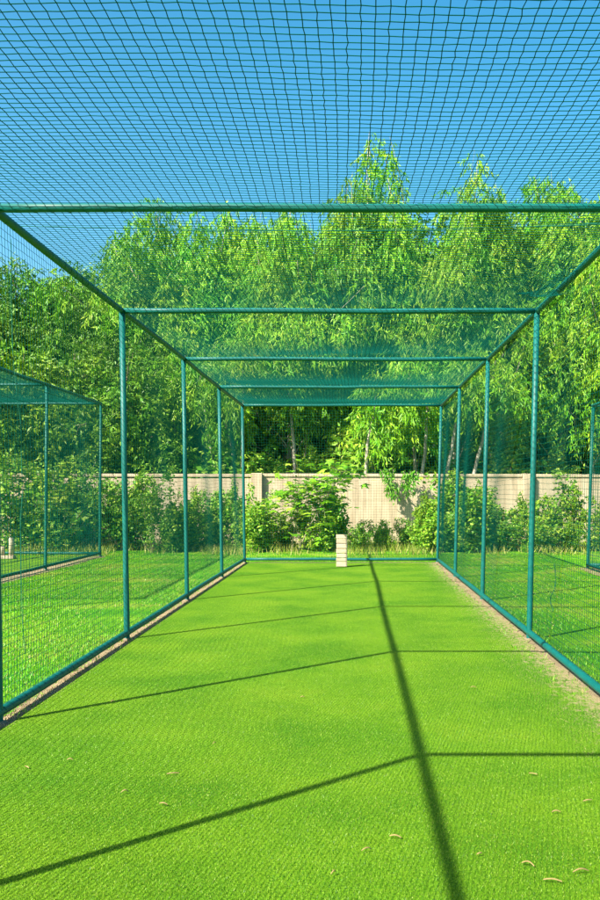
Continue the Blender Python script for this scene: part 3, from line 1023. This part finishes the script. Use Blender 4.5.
for i, (k, px, yt, Y, sx, lb) in enumerate([
    ('big', 155, 462, 20.8, .95, 'large many stemmed shrub right of the nearest left post'),
    ('dark', 122, 478, 21.4, 1.0, 'dark leafy shrub just left of the nearest left post'),
    ('big', 92, 455, 21.6, 1.0, 'large dark shrub behind the right corner of the left cage'),
    ('round', 60, 470, 21.4, 1.15, 'bright shrub seen through the left cage beside its middle post'),
    ('dark', 30, 462, 21.8, 1.1, 'dark shrub seen through the left cage behind the pale stumps'),
    ('big', -5, 450, 22.0, 1.0, 'large shrub at the left edge seen through the left cage'),
    ('dark', 192, 500, 21.2, .9, 'low dark shrub at the second left post'),
    ('round', 212, 496, 21.6, .8, 'low leafy shrub between the second and third left posts'),
    ('tall', 236, 480, 21.8, .7, 'slender shrub beside the far left corner post of the middle cage'),
    ('round', 262, 505, 20.8, 1.0, 'low bright shrub under the wall pillar inside the far left corner'),
    ('dark', 285, 512, 21.5, .9, 'low dark shrub left of the young sapling'),
    ('round', 325, 500, 21.0, .95, 'leafy shrub right behind the pale wicket target'),
    ('dark', 360, 520, 20.8, .9, 'low dark shrub just right of the wicket target'),
    ('round', 385, 522, 21.2, .85, 'low shrub right of the lane end, in front of bare wall'),
    ('dark', 408, 518, 21.5, .9, 'dark low shrub below the hanging vines'),
    ('tall', 422, 490, 21.0, .8, 'slender shrub left of the far right corner post'),
    ('round', 446, 478, 21.0, .9, 'tall bright shrub right of the far right corner post'),
    ('tall', 462, 470, 21.3, .9, 'tall yellow green shrub behind the third right post'),
    ('round', 474, 492, 20.6, .9, 'big leaved shrub just left of the second right post'),
    ('dark', 500, 508, 21.0, .95, 'dark low shrub just right of the second right post'),
    ('tall', 518, 492, 21.6, .8, 'slender shrub in front of the right wall pillar'),
    ('round', 545, 500, 21.0, .95, 'round bright shrub just right of the nearest right post'),
    ('thin', 556, 452, 21.4, .9, 'thin climbing plant reaching above the wall top on the right'),
    ('tall', 575, 478, 21.5, .7, 'slender shrub left of the corner post of the right cage'),
    ('dark', 572, 520, 20.8, .8, 'low dark shrub at the foot of the corner cage'),
    ('round', 602, 500, 21.3, 1.0, 'bright shrub seen through the right hand cage'),
    ('big', 640, 470, 21.8, .9, 'large shrub beyond the right edge behind the right hand cage'),
    ('round', 250, 512, 21.3, .9, 'low bright shrub at the foot of the wall just left of the pillar'),
    ('tall', 305, 500, 21.6, .8, 'slender bright shrub behind the thin sapling stem'),
    ('round', 430, 505, 20.9, .9, 'bright shrub crowding the far right corner of the middle cage'),
    ('round', 488, 500, 21.4, 1.0, 'bright leafy shrub between second and third right posts'),
    ('dark', 530, 515, 20.7, .9, 'low dark shrub left of the nearest right post'),
    ('round', 176, 505, 20.7, .8, 'bright low shrub right of the large many stemmed shrub'),
    ('tall', 140, 466, 22.0, .9, 'tall slender shrub against the wall right behind the nearest left post'),
    ('thin', 300, 470, 22.6, .9, 'thin climbing plant on the wall above the sapling stem'),
    ('tall', 330, 478, 22.4, .8, 'tall slender shrub against the wall behind the sapling crown'),
    ('tall', 482, 480, 21.9, .8, 'tall bright slender shrub against the wall right of second right post'),
    ('thin', 270, 478, 22.8, .9, 'thin climbing plant in the shadow of the wall pillar'),
    ('tall', 192, 486, 22.0, .8, 'slender bright shrub against the wall by the second left post'),
    ('tall', 220, 488, 22.2, .8, 'slender bright shrub against the wall by the third left post'),
    ('thin', 205, 478, 22.2, .7, 'thin climbing plant against the wall between left posts'),
    ('thin', 248, 470, 22.4, .7, 'thin climbing plant beside the left wall pillar'),
    ('thin', 490, 474, 22.0, .8, 'thin climbing plant against the wall right of second right post')]):
    place_shrub(k, px, yt, Y, lb, i * 1.37, sx)

# undergrowth between the trunks behind the wall
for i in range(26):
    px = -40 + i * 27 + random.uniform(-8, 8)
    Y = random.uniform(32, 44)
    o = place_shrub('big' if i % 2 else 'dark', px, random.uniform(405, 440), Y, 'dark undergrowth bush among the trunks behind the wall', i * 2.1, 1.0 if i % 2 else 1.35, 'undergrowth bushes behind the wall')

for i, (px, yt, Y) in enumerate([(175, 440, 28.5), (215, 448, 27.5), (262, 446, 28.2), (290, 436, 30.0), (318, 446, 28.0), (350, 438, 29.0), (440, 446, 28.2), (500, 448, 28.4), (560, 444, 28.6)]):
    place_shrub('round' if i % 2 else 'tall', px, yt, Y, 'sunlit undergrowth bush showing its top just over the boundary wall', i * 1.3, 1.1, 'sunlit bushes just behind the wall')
# young sapling with wide lobed leaves in front of the wall
def sapling(px, ytop, px_foot, Y, label, seed):
    g = np.random.default_rng(seed)
    p = at(px, ytop, Y); pf = at(px_foot, 500, Y)
    r = thing('sapling', (pf.x, Y, 0), label, 'young tree')
    m = MB()
    P = limb(m, (pf.x, Y, -.03), (p.x, Y, p.z - .1), .02, .008, g, 9, .05, 6)
    V = []; T = []; nv = 0
    lf = MB()
    for k in range(70):
        i = g.integers(4, 9)
        e = P[i] + unit(g.normal(size=3) * [1, 1, .5]) * g.uniform(.2, .75)
        limb(m, P[i], e, .006, .002, g, 4, .1, 4)
        for q in range(4):
            c = e + g.normal(0, .12, 3)
            a = unit(np.array([g.normal(), g.normal(), -.35 + .5 * g.random()]))
            sdv = unit(np.cross(a, [0, 0, 1]) + g.normal(0, .25, 3))
            L = g.uniform(.14, .24)
            pts = [c]
            for al, ln in ((-1.5, .5), (-1.1, .35), (-.75, .9), (-.4, .5), (0, 1.15), (.4, .5), (.75, .9), (1.1, .35), (1.5, .5)):
                pts.append(c + L * ln * (a * math.cos(al) + sdv * math.sin(al)) + np.array([0, 0, -.12 * L * ln]))
            lf.add(pts, None, [(0, j, j + 1) for j in range(1, 9)])
    m.build('stem', M_STEM, r)
    lf.build('foliage', M_SHRUB, r, False)
sapling(342, 468, 297, 20.6, 'young sapling with wide lobed leaves and thin bare stem at the lane end', 501)
sapling(300, 480, 292, 20.9, 'smaller sapling with thin upright stem left of the wicket target', 502)

# vines hanging down the wall
g = np.random.default_rng(77)
def vine(px, y0, y1, label, seed):
    g = np.random.default_rng(seed)
    Yw = 23.75
    a = at(px, y0, Yw); b = at(px + g.uniform(-6, 6), y1, Yw - .1)
    r = thing('hanging_vine', (a.x, Yw, a.z), label, 'vine', 'vines hanging down the boundary wall')
    m = MB(); Ps = []
    for k in range(5):
        e = np.array(b) + g.normal(0, .16, 3) * [1, .5, 1.2]
        P = limb(m, np.array(a) + [g.normal(0, .1), .15, .02], e, .008, .003, g, 8, .1, 4)
        s = g.random(55) * 6.99
        i = s.astype(int); f = (s - i)[:, None]
        Ps.append(P[i] * (1 - f) + P[i + 1] * f + g.normal(0, .05, (55, 3)))
    Q_ = np.vstack(Ps)
    D = unit(g.normal(size=Q_.shape) * .5 + [0, -.1, -.8])
    L = g.uniform(.11, .18, len(Q_))
    m.build('stem', M_STEM, r)
    V, Q = leaves(Q_, D, L, L * .3, g)
    MB().add(V, Q).build('foliage', M_EUC, r, False)
vine(388, 470, 500, 'longer vine of drooping leaves hanging over the bare wall at the lane end', 601)
vine(410, 472, 494, 'shorter hanging vine just right of the longer one on the wall', 602)

# ------------------------------------------------------------------ dry leaves blown onto the turf
def dry_leaf(px, py, ang, ln, label, seed):
    g = np.random.default_rng(seed)
    x, y = ground_at(px, py)
    n = 9
    s = np.linspace(0, 1, n)
    c = g.uniform(-.9, .9)
    ln = ln * g.uniform(.42, .62)
    th = ang + c * (s - .5)
    dx = np.cumsum(np.cos(th)) * ln / n; dy = np.cumsum(np.sin(th)) * ln / n
    wd = .0026 * np.sin(PI * (s * .92 + .04)) * g.uniform(.8, 1.3) + .0006
    z = .020 + .010 * np.sin(PI * s) * g.uniform(.3, 1.2)
    px_, py_ = -np.sin(th), np.cos(th)
    V = []
    for i in range(n):
        V += [(x + dx[i] - px_[i] * wd[i], y + dy[i] - py_[i] * wd[i], z[i]), (x + dx[i], y + dy[i], z[i] + .0035), (x + dx[i] + px_[i] * wd[i], y + dy[i] + py_[i] * wd[i], z[i])]
    V = np.array(V)
    V2 = V - [0, 0, .0012]
    Q = []
    for i in range(n - 1):
        a = i * 3
        for j in (0, 1):
            Q.append((a + j, a + j + 1, a + j + 4, a + j + 3))
            Q.append((27 + a + j, 27 + a + j + 3, 27 + a + j + 4, 27 + a + j + 1))
        Q.append((a, a + 3, 27 + a + 3, 27 + a)); Q.append((a + 2, 27 + a + 2, 27 + a + 5, a + 5))
    m = MB().add(np.vstack([V, V2]), Q)
    o = thing('dry_leaf', (x, y, .012), label, 'dry leaf', 'dry leaves scattered on the turf')
    b = m
    ob = b.build('dry_leaf', M_DRY, None, True)
    me = ob.data
    bpy.data.objects.remove(ob); 
    e = bpy.data.objects.new('dry_leaf', me)
    COL.objects.link(e)
    me.transform(__import__('mathutils').Matrix.Translation((-x, -y, -.012)))
    e.location = (x, y, .012)
    bpy.data.objects.remove(o)
    tag(e, label, 'dry leaf', 'dry leaves scattered on the turf')
    e.name = 'dry_leaf'
near = 'curled dry brown leaf lying alone on the open turf'
for i, (px, py, a, ln, lb) in enumerate([
    (388, 841, -.3, .12, 'dry leaf nearest to the left of the long rail shadow in the foreground'),
    (360, 856, .3, .08, 'small dry leaf below and left of a longer one beside the rail shadow'),
    (520, 868, -.6, .13, 'dry leaf right of the rail shadow at the bottom right'),
    (541, 885, -.25, .13, 'lowest dry leaf in the bottom right corner of the turf'),
    (571, 878, .2, .12, 'dry leaf closest to the bottom right corner edge'),
    (476, 860, .5, .07, 'small dry leaf between the rail shadow and the larger dry leaves'),
    (551, 817, .1, .09, None), (528, 777, -.5, .09, None), (582, 806, .4, .09, None),
    (165, 778, .2, .13, 'long dry leaf above the diagonal shadow on the left of the turf'),
    (158, 808, -.3, .11, 'dry leaf just above the diagonal shadow on the left'),
    (120, 797, .5, .08, None), (66, 764, .1, .08, None), (24, 770, -.7, .09, None),
    (212, 748, .9, .07, None), (300, 700, .2, .07, None), (470, 690, -.3, .08, None), (110, 705, .4, .06, None), (330, 880, .8, .06, None)]):
    dry_leaf(px, py, a, ln, lb or near, 700 + i)
